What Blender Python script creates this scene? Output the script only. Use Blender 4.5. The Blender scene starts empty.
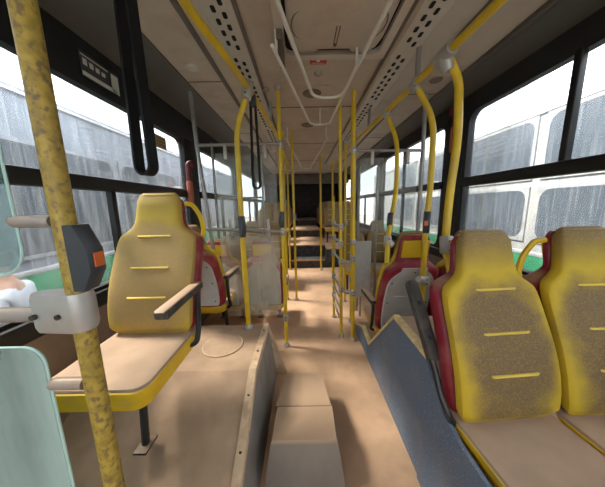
import bpy, math, random
from mathutils import Vector, Matrix
random.seed(4)
S = bpy.context.scene
COL = S.collection
PI = math.pi

# ------------------------------------------------------------------ camera, sky, sun, exposure
cam_data = bpy.data.cameras.new('camera')
cam_data.sensor_width = 36.0
cam_data.lens = 36.0 * 228.0 / 605.0
cam_data.clip_start = 0.02
cam = bpy.data.objects.new('camera', cam_data)
COL.objects.link(cam)
PITCH = math.atan(38.0 / 228.0)
cam.matrix_world = (Matrix.Translation((0, 0, 1.35)) @ Matrix.Rotation(PI / 2 - PITCH, 4, 'X')
                    @ Matrix.Rotation(math.radians(-1.1), 4, 'Z'))
S.camera = cam

world = bpy.data.worlds.new('overcast_sky')
S.world = world
world.use_nodes = True
wn = world.node_tree
wbg = wn.nodes['Background']
wbg.inputs[0].default_value = (0.96, 0.98, 1.0, 1)
wbg.inputs[1].default_value = 3.2

sun_data = bpy.data.lights.new('sun', 'SUN')
sun_data.energy = 9.0
sun_data.angle = math.radians(14)
sun_data.color = (1.0, 0.9, 0.76)
sun = bpy.data.objects.new('sun', sun_data)
COL.objects.link(sun)
d = Vector((1.0, -0.28, -1.2)).normalized()      # light travels left to right, a little towards the camera
sun.rotation_euler = d.to_track_quat('-Z', 'Y').to_euler()

S.view_settings.view_transform = 'Standard'
S.view_settings.look = 'None'
S.view_settings.gamma = 1
S.view_settings.exposure = 0.68
S.view_settings.use_curve_mapping = False
S.cycles.max_bounces = 10
S.cycles.diffuse_bounces = 6
S.cycles.transparent_max_bounces = 24
S.cycles.sample_clamp_indirect = 6
S.cycles.use_denoising = True


# ------------------------------------------------------------------ materials
def _new(name):
    m = bpy.data.materials.new(name)
    m.use_nodes = True
    nt = m.node_tree
    return m, nt, nt.nodes['Principled BSDF']


def _n(nt, t, **kw):
    n = nt.nodes.new(t)
    for k, v in kw.items():
        setattr(n, k, v)
    return n


def _mix(nt, fac, a, b):
    n = _n(nt, 'ShaderNodeMix', data_type='RGBA')
    for sock, v in ((n.inputs[0], fac), (n.inputs[6], a), (n.inputs[7], b)):
        if hasattr(v, 'is_linked'):
            nt.links.new(v, sock)
        elif isinstance(v, (tuple, list)):
            sock.default_value = tuple(v) + (1,)
        else:
            sock.default_value = v
    return n.outputs[2]


def _ramp(nt, val, a, b, lo=0.0, hi=1.0):
    n = _n(nt, 'ShaderNodeMapRange', interpolation_type='SMOOTHSTEP')
    nt.links.new(val, n.inputs[0])
    n.inputs[1].default_value, n.inputs[2].default_value = a, b
    n.inputs[3].default_value, n.inputs[4].default_value = lo, hi
    return n.outputs[0]


def _noise(nt, scale, detail=4, coord='Object', stretch=None):
    tc = _n(nt, 'ShaderNodeTexCoord')
    no = _n(nt, 'ShaderNodeTexNoise')
    no.inputs['Scale'].default_value = scale
    no.inputs['Detail'].default_value = detail
    if stretch:
        mp = _n(nt, 'ShaderNodeMapping')
        mp.inputs['Scale'].default_value = stretch
        nt.links.new(tc.outputs[coord], mp.inputs[0])
        nt.links.new(mp.outputs[0], no.inputs['Vector'])
    else:
        nt.links.new(tc.outputs[coord], no.inputs['Vector'])
    return no.outputs[0]


def _math(nt, op, a, b=None):
    n = _n(nt, 'ShaderNodeMath', operation=op)
    n.use_clamp = op in ('MULTIPLY', 'ADD') and False
    for i, v in enumerate((a, b)):
        if v is None:
            continue
        if hasattr(v, 'is_linked'):
            nt.links.new(v, n.inputs[i])
        else:
            n.inputs[i].default_value = v
    return n.outputs[0]


DUST = (0.46, 0.305, 0.2)


def mat(name, col, rough=0.6, metal=0.0, var=0.12, scale=6, dust=0.0, dirt=None, dirt_amt=0.0, dirt_scale=14,
        stretch=None, bump=0.0, spec=0.4):
    """plain surface with mottling; dust = how much tan dust lies on faces that look up"""
    m, nt, b = _new(name)
    f = _noise(nt, scale, 5, stretch=stretch)
    dark = tuple(c * (1 - var * 1.6) for c in col)
    lite = tuple(min(1, c * (1 + var)) for c in col)
    c = _mix(nt, _ramp(nt, f, 0.3, 0.7), dark, lite)
    if dirt:
        f2 = _noise(nt, dirt_scale, 6, stretch=stretch)
        c = _mix(nt, _ramp(nt, f2, 0.48, 0.68, 0, dirt_amt), c, dirt)
    if dust:
        g = _n(nt, 'ShaderNodeNewGeometry')
        sx = _n(nt, 'ShaderNodeSeparateXYZ')
        nt.links.new(g.outputs['Normal'], sx.inputs[0])
        up = _ramp(nt, sx.outputs[2], 0.45, 0.9, 0, dust)
        c = _mix(nt, up, c, DUST)
    nt.links.new(c, b.inputs['Base Color'])
    b.inputs['Roughness'].default_value = rough
    b.inputs['Metallic'].default_value = metal
    b.inputs['Specular IOR Level'].default_value = spec
    if bump:
        bp = _n(nt, 'ShaderNodeBump')
        bp.inputs['Strength'].default_value = bump
        bp.inputs['Distance'].default_value = 0.004
        nt.links.new(_noise(nt, scale * 9, 4), bp.inputs['Height'])
        nt.links.new(bp.outputs[0], b.inputs['Normal'])
    return m


def mat_glass(name, tint, haze, haze_col, streak=(1, 14, 1.2), rough=0.02, gloss=0.08):
    """see-through pane with a film of dust in vertical streaks"""
    m, nt, b = _new(name)
    nt.nodes.remove(b)
    out = nt.nodes['Material Output']
    tr = _n(nt, 'ShaderNodeBsdfTransparent'); tr.inputs[0].default_value = tint + (1,)
    df = _n(nt, 'ShaderNodeBsdfDiffuse'); df.inputs[0].default_value = haze_col + (1,)
    tl = _n(nt, 'ShaderNodeBsdfTranslucent'); tl.inputs[0].default_value = haze_col + (1,)
    ad = _n(nt, 'ShaderNodeMixShader'); ad.inputs[0].default_value = 0.5
    nt.links.new(df.outputs[0], ad.inputs[1]); nt.links.new(tl.outputs[0], ad.inputs[2])
    f = _noise(nt, 3.0, 6, stretch=streak)
    fac = _ramp(nt, f, 0.3, 0.72, haze * 0.35, haze * 1.7)
    m1 = _n(nt, 'ShaderNodeMixShader')
    nt.links.new(fac, m1.inputs[0]); nt.links.new(tr.outputs[0], m1.inputs[1]); nt.links.new(ad.outputs[0], m1.inputs[2])
    gl = _n(nt, 'ShaderNodeBsdfGlossy'); gl.inputs['Roughness'].default_value = rough
    fr = _n(nt, 'ShaderNodeFresnel'); fr.inputs[0].default_value = 1.3
    ff = _math(nt, 'MULTIPLY', fr.outputs[0], gloss * 6)
    m2 = _n(nt, 'ShaderNodeMixShader')
    nt.links.new(ff, m2.inputs[0]); nt.links.new(m1.outputs[0], m2.inputs[1]); nt.links.new(gl.outputs[0], m2.inputs[2])
    nt.links.new(m2.outputs[0], out.inputs[0])
    return m


def mat_pad(name, cy=0.36, ry=0.40, rx=0.47, dust_max=1.0, duststain=(0.175, 0.112, 0.062), head=.95, yel=(.60, .41, .025), edge=.06):
    """yellow moulded seat back with a worn brown dusty field in the middle and dust on its top"""
    m, nt, b = _new(name)
    tc = _n(nt, 'ShaderNodeTexCoord')
    sx = _n(nt, 'ShaderNodeSeparateXYZ')
    nt.links.new(tc.outputs['Generated'], sx.inputs[0])
    u = _math(nt, 'DIVIDE', _math(nt, 'SUBTRACT', sx.outputs[0], 0.5), rx)
    v = _math(nt, 'DIVIDE', _math(nt, 'SUBTRACT', sx.outputs[2], cy), ry)
    u4 = _math(nt, 'POWER', _math(nt, 'ABSOLUTE', u), 3.0)
    v4 = _math(nt, 'POWER', _math(nt, 'ABSOLUTE', v), 3.0)
    r = _math(nt, 'ADD', u4, v4)
    n1 = _noise(nt, 9, 6)
    r2 = _math(nt, 'ADD', r, _math(nt, 'MULTIPLY', _math(nt, 'SUBTRACT', n1, 0.5), 1.3))
    f = _ramp(nt, r2, 0.25, 1.3, dust_max, edge)
    sp = _noise(nt, 190, 4)
    f = _math(nt, 'MULTIPLY', f, _ramp(nt, sp, 0.34, 0.56, 0.74, 1.0))
    topf = _math(nt, 'MULTIPLY', _ramp(nt, _math(nt, 'ADD', sx.outputs[2], _math(nt, 'MULTIPLY', n1, .12)), 0.77, 1.04, 0, head), _ramp(nt, sp, 0.3, 0.6, .75, 1.0))
    f = _math(nt, 'MAXIMUM', f, topf)
    c = _mix(nt, f, yel, duststain)
    nt.links.new(c, b.inputs['Base Color'])
    b.inputs['Roughness'].default_value = 0.62
    b.inputs['Specular IOR Level'].default_value = 0.3
    return m


def mat_speck(name, col, speck, rough=0.7):
    m, nt, b = _new(name)
    f = _noise(nt, 150, 2)
    f2 = _noise(nt, 5, 5)
    c = _mix(nt, _ramp(nt, f, 0.58, 0.7), col, speck)
    c = _mix(nt, _ramp(nt, f2, 0.4, 0.75, 0, 0.35), c, (0.3, 0.24, 0.19))
    nt.links.new(c, b.inputs['Base Color'])
    b.inputs['Roughness'].default_value = rough
    return m


def mat_coat(name, col, rough, dirt, amt, streak):
    return mat(name, col, rough, var=0.12, scale=3, dirt=dirt, dirt_amt=amt, dirt_scale=4, stretch=streak)


M = dict(
    floor=mat('floor_vinyl_under_dust', (0.60, 0.38, 0.245), 0.85, var=0.08, scale=3.2, dirt=(0.40, 0.27, 0.18), dirt_amt=0.4, dirt_scale=5, bump=0.25, spec=0.2),
    dustpad=mat('dusty_cushion', (0.42, 0.29, 0.205), 0.85, var=0.07, scale=7, bump=0.15, spec=0.2),
    platform=mat('dusty_platform_vinyl', (0.44, 0.30, 0.205), 0.85, var=0.12, scale=4, dirt=(0.27, 0.18, 0.12), dirt_amt=0.4, dirt_scale=5, bump=0.2, spec=0.2),
    platform_side=mat('grey_side_panel', (0.27, 0.24, 0.215), 0.7, var=0.15, scale=4, dirt=(0.35, 0.26, 0.18), dirt_amt=0.4, dirt_scale=9),
    riser=mat('dark_step_riser', (0.06, 0.062, 0.068), 0.8, var=0.2, scale=9, dirt=(0.3, 0.22, 0.16), dirt_amt=0.25),
    blue=mat_speck('blue_speckled_vinyl', (0.105, 0.15, 0.225), (0.24, 0.28, 0.33)),
    trim=mat('pale_yellow_edge_trim', (0.72, 0.56, 0.28), 0.6, var=0.12, scale=20, dirt=DUST, dirt_amt=0.6),
    stepvinyl=mat('dusty_step_vinyl_shaded_sides', (0.22, 0.18, 0.15), 0.8, var=.1, scale=5, dust=1.0),  # dark side tone stands in for shade; tan dust lies on top
    wooden=mat('dusty_edge_strip', (0.62, 0.44, 0.29), 0.75, var=0.1, scale=14, dirt=(0.3, 0.18, 0.1), dirt_amt=0.4, dirt_scale=18),
    yellow=mat('yellow_paint', (0.66, 0.44, 0.014), 0.38, var=0.08, scale=8, dust=0.25, dirt=(0.5, 0.33, 0.1), dirt_amt=0.45, dirt_scale=12, spec=0.5),
    oldyellow=mat('worn_yellow_paint', (0.37, 0.25, 0.04), 0.5, var=0.18, scale=70, dirt=(0.15, 0.095, 0.045), dirt_amt=0.9, dirt_scale=120, stretch=(1, 1, .8)),
    seatyellow=mat('yellow_seat_plastic', (0.74, 0.47, 0.012), 0.5, var=0.08, dust=0.6, dirt=(0.45, 0.3, 0.12), dirt_amt=0.35),
    pad=mat_pad('yellow_pad_worn_brown'),
    paddull=mat_pad('yellow_pad_mostly_brown', cy=.5, ry=.7, rx=.7, dust_max=.95),  # brown over nearly the whole pad, used on the far seats
    padtan=mat_pad('yellow_pad_dusty_tan', cy=0.40, ry=0.40, rx=0.56, dust_max=0.92, duststain=(.34, .215, .105), head=.6, yel=(.60, .40, .035), edge=.25),  # left seat's pad under paler tan dust
    ridge=mat('yellow_ridge', (0.78, 0.56, 0.08), 0.5, var=0.1, dirt=DUST, dirt_amt=0.3),
    red=mat('dark_red_plastic', (0.24, 0.012, 0.026), 0.42, var=0.12, dust=0.75, dirt=(0.4, 0.2, 0.15), dirt_amt=0.25, dirt_scale=9),
    maroon=mat('maroon_sleeve', (0.12, 0.012, 0.02), 0.5, var=.1),
    backpanel=mat('pale_grey_back_panel', (0.50, 0.50, 0.50), 0.5, var=0.08, dirt=(0.4, 0.33, 0.27), dirt_amt=0.4, dirt_scale=6),
    screw=mat('dark_screw', (0.08, 0.075, 0.07), 0.4, 0.6),
    black=mat('black_metal', (0.022, 0.022, 0.025), 0.45, var=0.2, dust=0.5),
    armpad=mat('dark_rubber_arm_pad', (0.06, 0.052, 0.045), 0.65, var=0.2, dust=0.85, dirt=(0.3, 0.21, 0.14), dirt_amt=0.3),
    armpadclean=mat('worn_rubber_arm_pad', (0.06, 0.052, 0.046), 0.6, var=0.2, dirt=(0.2, 0.15, 0.1), dirt_amt=0.3),
    strap=mat('black_leather_strap', (0.007, 0.007, 0.008), 0.6, var=0.2, spec=.2),
    silver=mat('dull_silver_casting', (0.43, 0.405, 0.38), 0.42, 0.35, var=0.12, dirt=(0.42, 0.33, 0.26), dirt_amt=0.6, dirt_scale=16),
    steel=mat('brushed_steel_tube', (0.30, 0.29, 0.28), 0.4, 0.5, var=0.12, dirt=(0.38, 0.3, 0.24), dirt_amt=0.5),
    dustysteel=mat('dusty_steel_stub', (0.34, 0.29, 0.26), 0.5, 0.25, var=0.15, dust=0.45, dirt=(0.4, 0.26, 0.18), dirt_amt=0.7, dirt_scale=9),
    white=mat('off_white_painted_tube', (0.68, 0.655, 0.61), 0.4, var=0.05),
    box=mat('dark_grey_plastic', (0.045, 0.048, 0.055), 0.42, var=0.1, dust=0.35),
    orange=mat('orange_button', (0.75, 0.16, 0.04), 0.4),
    ceil=mat('beige_ceiling_panel', (0.50, 0.42, 0.355), 0.55, var=0.06, scale=3, dirt=(0.33, 0.25, 0.2), dirt_amt=0.35, dirt_scale=5),
    duct=mat('beige_duct_cover', (0.53, 0.47, 0.42), 0.5, var=0.05),
    rib=mat('brown_grey_joint_strip', (0.13, 0.105, 0.09), 0.5, var=0.1),
    cove=mat('dark_grey_cove', (0.105, 0.098, 0.09), 0.5, var=0.1, scale=2),
    hole=mat('black_slot', (0.008, 0.008, 0.008), 0.9),
    frame=mat('black_window_rubber', (0.014, 0.014, 0.016), 0.5, var=0.2),
    wallp=mat('brown_grey_wall_panel', (0.26, 0.19, 0.15), 0.7, var=0.12, dust=0.4),
    rearwall=mat('dark_rear_panel', (0.05, 0.047, 0.045), 0.6, var=0.2),
    pane=mat_glass('dusty_window_glass', (0.93, 0.96, 0.97), 0.06, (0.7, 0.74, 0.8)),
    acrylic=mat_glass('scratched_clear_acrylic', (0.93, 0.95, 0.95), 0.13, (0.8, 0.8, 0.78)),
    hazy=mat_glass('hazy_acrylic', (0.93, 0.93, 0.9), 0.25, (0.78, 0.73, 0.64), streak=(1, 1, .5)),
    screen=mat_glass('milky_green_glass', (0.80, 0.90, 0.88), 0.62, (0.56, 0.68, 0.65), streak=(1.5, 1.5, .3)),
    screen2=mat_glass('pale_teal_glass', (0.84, 0.94, 0.94), 0.12, (0.6, 0.78, 0.8)),
    edge=mat('teal_glass_edge', (0.50, 0.70, 0.66), 0.3, var=0.05),
    buswhite=mat_coat('dusty_white_bus_paint', (0.33, 0.33, 0.325), 0.55, (0.24, 0.24, 0.24), 0.4, (3, 3, .35)),
    busgrey=mat_coat('streaky_pale_grey_bus_side', (0.175, 0.20, 0.245), 0.6, (0.29, 0.315, 0.36), 0.7, (8, 8, .35)),
    busgreen=mat('green_bus_stripe', (0.03, 0.30, 0.13), 0.5, var=0.1),
    busrail=mat('pale_metal_trim', (0.55, 0.56, 0.58), 0.4, 0.3),
    buspane=mat_coat('grey_dusty_bus_glass', (0.065, 0.078, 0.098), 0.3, (0.16, 0.175, 0.20), 0.7, (9, 9, .4)),
    sealgrey=mat('grey_window_seal', (0.26, 0.28, 0.32), 0.5),
    seal=mat('pale_window_frame', (0.30, 0.305, 0.31), 0.5),
    tyre=mat('black_tyre', (0.02, 0.02, 0.02), 0.9),
    ground=mat('grey_gravel_yard', (0.42, 0.38, 0.34), 0.95, var=0.2, scale=2, bump=0.4),
    sign=mat('red_notice', (0.48, 0.035, 0.025), 0.5, var=0.05),
    paper=mat('white_print', (0.62, 0.60, 0.56), 0.6, var=0.03),
    stickyellow=mat('amber_notice', (0.40, 0.27, 0.08), 0.6, var=0.06),
    sticker=mat('dark_notice_film', (0.05, 0.052, 0.06), 0.5),
    lamp=mat('frosted_lamp_lens', (0.52, 0.48, 0.44), 0.35, var=0.04),
    vent=mat('brown_vent_grille', (0.17, 0.125, 0.09), 0.6, var=0.15),
    orangecover=mat('orange_red_sleeve', (0.42, 0.11, 0.07), 0.55, var=0.15, dust=0.2),
    greyscreen=mat('translucent_grey_board', (0.52, 0.51, 0.48), 0.5, var=0.06, dirt=(0.4, 0.33, 0.27), dirt_amt=0.3),
)


# ------------------------------------------------------------------ mesh helpers
def fillet(pts, r, n=5):
    pts = [Vector(p) for p in pts]
    out = [pts[0]]
    for i in range(1, len(pts) - 1):
        a, b, c = pts[i - 1], pts[i], pts[i + 1]
        u, v = (a - b), (c - b)
        rr = min(r, u.length * 0.45, v.length * 0.45)
        p, q = b + u.normalized() * rr, b + v.normalized() * rr
        for k in range(n + 1):
            t = k / n
            out.append(p * (1 - t) ** 2 + b * 2 * t * (1 - t) + q * t * t)
    out.append(pts[-1])
    return out


def rrect(w, h, r, n=4):
    """rounded rectangle outline, centred, counter-clockwise"""
    out = []
    r = min(r, w / 2 - 1e-4, h / 2 - 1e-4)
    for cx, cy, a0 in ((w / 2 - r, h / 2 - r, 0), (-w / 2 + r, h / 2 - r, 90), (-w / 2 + r, -h / 2 + r, 180), (w / 2 - r, -h / 2 + r, 270)):
        for k in range(n + 1):
            a = math.radians(a0 + 90 * k / n)
            out.append((cx + r * math.cos(a), cy + r * math.sin(a)))
    return out


class MB:
    def __init__(self):
        self.v, self.f, self.mi, self.mats = [], [], [], []

    def _slot(self, m):
        if m is None:
            return 0
        if m not in self.mats:
            self.mats.append(m)
        return self.mats.index(m)

    def add(self, vs, fs, m=None):
        o = len(self.v)
        self.v += [Vector(p) for p in vs]
        s = self._slot(m)
        for f in fs:
            self.f.append([i + o for i in f]); self.mi.append(s)
        return self

    def loft(self, rings, m=None, closed=True, caps=True, loop=False):
        n = len(rings[0])
        vs = [p for r in rings for p in r]
        fs = []
        R = len(rings)
        for i in range(R if loop else R - 1):
            j = (i + 1) % R
            for k in range(n if closed else n - 1):
                l = (k + 1) % n
                fs.append((i * n + k, i * n + l, j * n + l, j * n + k))
        if caps and not loop:
            fs.append(tuple(range(n - 1, -1, -1)))
            fs.append(tuple((R - 1) * n + k for k in range(n)))
        return self.add(vs, fs, m)

    def tube(self, pts, r, n=12, m=None, loop=False, squash=None):
        pts = [Vector(p) for p in pts]
        rs = r if isinstance(r, (list, tuple)) else [r] * len(pts)
        rings = []
        N = len(pts)
        up = None
        for i, p in enumerate(pts):
            if loop:
                t = pts[(i + 1) % N] - pts[i - 1]
            else:
                t = pts[min(i + 1, N - 1)] - pts[max(i - 1, 0)]
            t.normalize()
            if up is None:
                up = Vector((0, 0, 1)) if abs(t.z) < 0.9 else Vector((1, 0, 0))
            a = up - t * up.dot(t)
            a.normalize()
            b = t.cross(a)
            up = a
            sa, sb = squash or (1, 1)
            rings.append([p + a * math.cos(2 * PI * k / n) * rs[i] * sa + b * math.sin(2 * PI * k / n) * rs[i] * sb for k in range(n)])
        return self.loft(rings, m, loop=loop)

    def box(self, x0, x1, y0, y1, z0, z1, m=None, bev=0.0):
        if bev <= 0:
            vs = [(x, y, z) for z in (z0, z1) for y in (y0, y1) for x in (x0, x1)]
            fs = [(0, 2, 3, 1), (4, 5, 7, 6), (0, 1, 5, 4), (2, 6, 7, 3), (0, 4, 6, 2), (1, 3, 7, 5)]
            return self.add(vs, fs, m)
        cx, cy = (x0 + x1) / 2, (y0 + y1) / 2
        w, h = x1 - x0, y1 - y0
        b = min(bev, w / 2.2, h / 2.2, (z1 - z0) / 2.2)
        rings = []
        for z, ins in ((z0, b), (z0 + b * .3, b * .3), (z0 + b, 0), (z1 - b, 0), (z1 - b * .3, b * .3), (z1, b)):
            rings.append([(cx + x, cy + y, z) for x, y in rrect(w - 2 * ins, h - 2 * ins, max(b - ins, b * .3), 3)])
        return self.loft(rings, m)

    def prism(self, outline, axis, a, b, m=None):
        """extrude a 2-D outline along an axis; outline is (y,z) for 'x', (x,z) for 'y', (x,y) for 'z'"""
        def P(p, t):
            return {'x': (t, p[0], p[1]), 'y': (p[0], t, p[1]), 'z': (p[0], p[1], t)}[axis]
        return self.loft([[P(p, a) for p in outline], [P(p, b) for p in outline]], m)

    def disc(self, c, r, t, axis='z', n=18, m=None):
        o = [(r * math.cos(2 * PI * k / n), r * math.sin(2 * PI * k / n)) for k in range(n)]
        i = {'x': 0, 'y': 1, 'z': 2}[axis]
        oth = [j for j in range(3) if j != i]
        rings = []
        for s in (-t / 2, t / 2):
            ring = []
            for p in o:
                q = list(c); q[i] += s; q[oth[0]] += p[0]; q[oth[1]] += p[1]
                ring.append(tuple(q))
            rings.append(ring)
        return self.loft(rings, m)

    def hole_frame(self, outer, inner, axis, a, b, m=None):
        """flat ring between a rectangle and a rounded opening: outer, inner = (u0,u1,v0,v1) ; inner radius in inner[4]"""
        iu0, iu1, iv0, iv1, r = inner
        cu, cv = (iu0 + iu1) / 2, (iv0 + iv1) / 2
        ins = [(cu + x, cv + y) for x, y in rrect(iu1 - iu0, iv1 - iv0, r, 5)]
        ou0, ou1, ov0, ov1 = outer
        outs = []
        for i in range(len(ins)):
            q = i // 6
            outs.append([(ou1, ov1), (ou0, ov1), (ou0, ov0), (ou1, ov0)][q])

        def P(p, t):
            return {'x': (t, p[0], p[1]), 'y': (p[0], t, p[1]), 'z': (p[0], p[1], t)}[axis]
        return self.loft([[P(p, a) for p in ins], [P(p, a) for p in outs], [P(p, b) for p in outs], [P(p, b) for p in ins]], m, loop=True)

    def mesh(self, name, m, angle=38):
        me = bpy.data.meshes.new(name)
        me.from_pydata([tuple(p) for p in self.v], [], self.f)
        mats = self.mats or [m]
        for x in mats:
            me.materials.append(x)
        if len(mats) > 1:
            me.polygons.foreach_set('material_index', self.mi)
        import bmesh
        bm = bmesh.new(); bm.from_mesh(me)
        bmesh.ops.remove_doubles(bm, verts=bm.verts, dist=1e-6)
        bmesh.ops.recalc_face_normals(bm, faces=bm.faces)
        bm.to_mesh(me); bm.free()
        me.shade_smooth()
        me.set_sharp_from_angle(angle=math.radians(angle))
        return me

    def build(self, name, m, parent=None, loc=None, rz=0.0, angle=38):
        o = bpy.data.objects.new(name, self.mesh(name, m, angle))
        COL.objects.link(o)
        if parent:
            o.parent = parent
        if loc:
            o.location = loc
        o.rotation_euler.z = rz
        return o


def tag(o, label=None, cat=None, group=None, kind=None):
    if label: o['label'] = label
    if cat: o['category'] = cat
    if group: o['group'] = group
    if kind: o['kind'] = kind
    return o


def thing(name, label, cat, loc=(0, 0, 0), rz=0.0, group=None):
    o = bpy.data.objects.new(name, None)
    o.empty_display_size = 0.1
    COL.objects.link(o)
    o.location = loc
    o.rotation_euler.z = rz
    return tag(o, label, cat, group)


def struct(o):
    o['kind'] = 'structure'
    return o


def copy_tree(o, parent=None):
    c = o.copy()
    COL.objects.link(c)
    c.parent = parent
    for ch in list(o.children):
        copy_tree(ch, c)
    return c


# ------------------------------------------------------------------ shell
XL, XR = -1.20, 1.44
ZC = 2.30
Y0, Y1 = -1.3, 9.7
ZB = 0.87                      # window sill
ZTL, ZTR = 2.04, 2.11          # window heads
struct(MB().box(XL, XR, Y0, 4.86, -0.06, 0.0).build('floor', M['floor']))
g = MB().box(-30, 30, -20, 40, -0.46, -0.40).build('ground', M['ground']); struct(g)

# raised rear floor in steps
st = MB()
st.box(-0.34, 0.52, 4.86, 5.22, -0.06, 0.15); st.box(-0.36, 0.54, 4.84, 5.22, 0.15, 0.18, bev=.008)
struct(st.build('rear_step', M['riser']))
for i, (ya, yb, z, x0, x1) in enumerate(((5.22, 6.62, .45, -.34, .52), (6.62, 8.2, .65, -.34, .52), (8.2, 9.7, .85, -.34, .52))):
    b = MB(); b.box(x0, x1, ya, yb, -0.06, z - .02, M['riser']); b.box(x0, x1, ya - .02, yb, z - .02, z, M['floor'])
    struct(b.build('floor_rear', M['floor']))
for x0, x1 in ((XL, -.34), (.52, XR)):
    b = MB(); b.box(x0, x1, 4.86, 9.7, -0.06, .40, M['riser']); b.box(x0, x1, 4.85, 9.7, .40, .42, M['floor'])
    struct(b.build('floor_rear_side', M['floor']))
# pale edges of the treads
t = MB()
t.box(-0.30, 0.48, 4.832, 4.842, 0.155, 0.182); t.box(-0.30, .48, 5.19, 5.202, .425, .452)
struct(t.build('trim_1', M['floor']))

# walls below the windows, bands above
struct(MB().box(XL - .06, XL, Y0, Y1, -0.06, ZB).build('wall_left', M['wallp']))
struct(MB().box(XR, XR + .06, Y0, Y1, -0.06, ZB).build('wall_right', M['wallp']))
struct(MB().prism([(XL - .06, ZTL), (XL, ZTL), (XL + .02, 2.27), (XL - .06, 2.27)], 'y', Y0, Y1).build('trim_2', M['frame']))
struct(MB().prism([(XR + .06, ZTR), (XR, ZTR), (XR - .02, 2.235), (XR + .06, 2.235)], 'y', Y0, Y1).build('trim_3', M['frame']))
struct(MB().box(XL - .06, XR + .06, Y1, Y1 + .06, -0.06, 2.4).build('wall_back', M['rearwall']))
struct(MB().box(XL - .06, XR + .06, Y0 - .06, Y0, -0.06, .95).build('wall_front_unseen', M['wallp']))  # unseen front end with windscreen, added to cut light on the step fronts
struct(MB().box(XL - .06, XR + .06, Y0 - .06, Y0, 2.0, 2.36).build('wall_front_unseen', M['cove']))
ws = struct(MB().box(.10, .16, Y0 - .055, Y0 - .005, .95, 2.0, bev=.01).build('window_9', M['frame']))
MB().box(XL - .06, XR + .06, Y0 - .035, Y0 - .03, .94, 2.01).build('pane', M['pane'], ws)
# ceiling and coves
cl = MB()
cl.box(-0.875, 1.235, Y0, Y1, ZC, ZC + .05)
struct(cl.build('ceiling', M['ceil']))
struct(MB().prism([(XL - .06, 2.27), (XL + .02, 2.27), (XL + .10, 2.315), (-0.865, 2.30), (-0.865, 2.36), (XL - .06, 2.36)], 'y', Y0, Y1).build('trim_4', M['cove']))
struct(MB().prism([(XR + .06, 2.235), (XR - .02, 2.235), (1.235, 2.30), (1.235, 2.36), (XR + .06, 2.36)], 'y', Y0, Y1).build('trim_5', M['cove']))
b = MB()
b.tube([(1.225, Y0, 2.295), (1.225, Y1, 2.295)], .022, 8)
struct(b.build('trim_6', M['cove']))
for i, (x, w) in enumerate(((-.575, .03), (-.30, .022), (.56, .022), (.93, .03), (-.86, .012))):
    struct(MB().box(x - w / 2, x + w / 2, Y0, 8.4, ZC - .012, ZC + .01, bev=.004).build('trim_%d' % (7 + i), M['rib']))
for i, y in enumerate((2.42, 3.75, 5.1, 6.6)):
    struct(MB().box(-0.30, 0.56, y - .006, y + .006, ZC - .004, ZC + .01).build('trim_%d' % (12 + i), M['rib']))
for i, (x0, x1, y) in enumerate(((-.86, -.575, 1.93), (-.86, -.575, 3.2), (.93, 1.2, 2.2), (.93, 1.2, 3.5))):
    struct(MB().box(x0, x1, y - .004, y + .004, ZC - .003, ZC + .01).build('trim_%d' % (16 + i), M['rib']))
# cross beam far back with a notice band
b = MB().prism([(5.55, 2.3), (5.75, 2.3), (5.72, 2.16), (5.58, 2.16)], 'x', -.55, .85)
struct(b.build('beam', M['ceil']))
struct(MB().box(-1.2, 1.44, 7.1, 7.25, 2.0, 2.3, bev=.03).build('beam', M['rib']))

# windows -------------------------------------------------------------
wcount = [0]


def window(side, ya, yb, lower_bars=(), upper_bars=()):
    wcount[0] += 1
    x = XL if side < 0 else XR
    zt = ZTL if side < 0 else ZTR
    rz0, rz1 = (1.457, 1.535) if side < 0 else (1.487, 1.563)
    xa, xb = (x - .05, x + .004) if side < 0 else (x - .004, x + .05)
    w = bpy.data.objects.new('window_%d' % wcount[0], None); COL.objects.link(w)
    w.location = (0, 0, 0); struct(w)
    f = MB()
    f.hole_frame((ya, yb, ZB, zt), (ya + .035, yb - .035, ZB + .03, zt - .012, .09), 'x', xa, xb)
    f.build('frame', M['frame'], w)
    inn = -1 if side > 0 else 1
    MB().box(min(x, x + inn * .016) - .02, max(x, x + inn * .016) + .02, ya + .02, yb - .02, rz0, rz1, bev=.01).build('rail', M['frame'], w)
    for y in lower_bars:
        MB().box(x - .02, x + .02, y - .018, y + .018, ZB + .02, rz0 + .01, bev=.006).build('mullion', M['frame'], w)
    for y in upper_bars:
        MB().box(x - .02, x + .02, y - .018, y + .018, rz1 - .01, zt, bev=.006).build('mullion', M['frame'], w)
    xg = x - .028 if side < 0 else x + .028
    MB().box(xg - .003, xg + .003, ya + .02, yb - .02, ZB + .01, zt - .005).build('pane', M['pane'], w)
    return w


def pillar(side, ya, yb, zt):
    x = XL if side < 0 else XR
    b = MB().box(x - .05, x + .012, ya, yb, ZB - .02, zt + .02, bev=.01) if side < 0 else MB().box(x - .012, x + .05, ya, yb, ZB - .02, zt + .02, bev=.01)
    struct(b.build('pillar', M['frame']))


LW = [(-1.1, 2.50, (1.47,), ()), (2.72, 4.25, (3.5,), ()), (4.45, 6.1, (5.3,), ()), (6.3, 7.9, (), ())]
RW = [(-1.1, 2.11, (), (1.30,)), (2.37, 4.2, (3.3,), (3.3,)), (4.4, 6.1, (5.25,), ()), (6.3, 7.9, (), ())]
for w in LW: window(-1, *w)
for w in RW: window(1, *w)
for a, b in ((2.50, 2.72), (4.25, 4.45), (6.1, 6.3), (7.9, 9.7), (-1.3, -1.1)): pillar(-1, a, b, ZTL)
for a, b in ((2.11, 2.37), (4.2, 4.4), (6.1, 6.3), (7.9, 9.7), (-1.3, -1.1)): pillar(1, a, b, ZTR)

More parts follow.
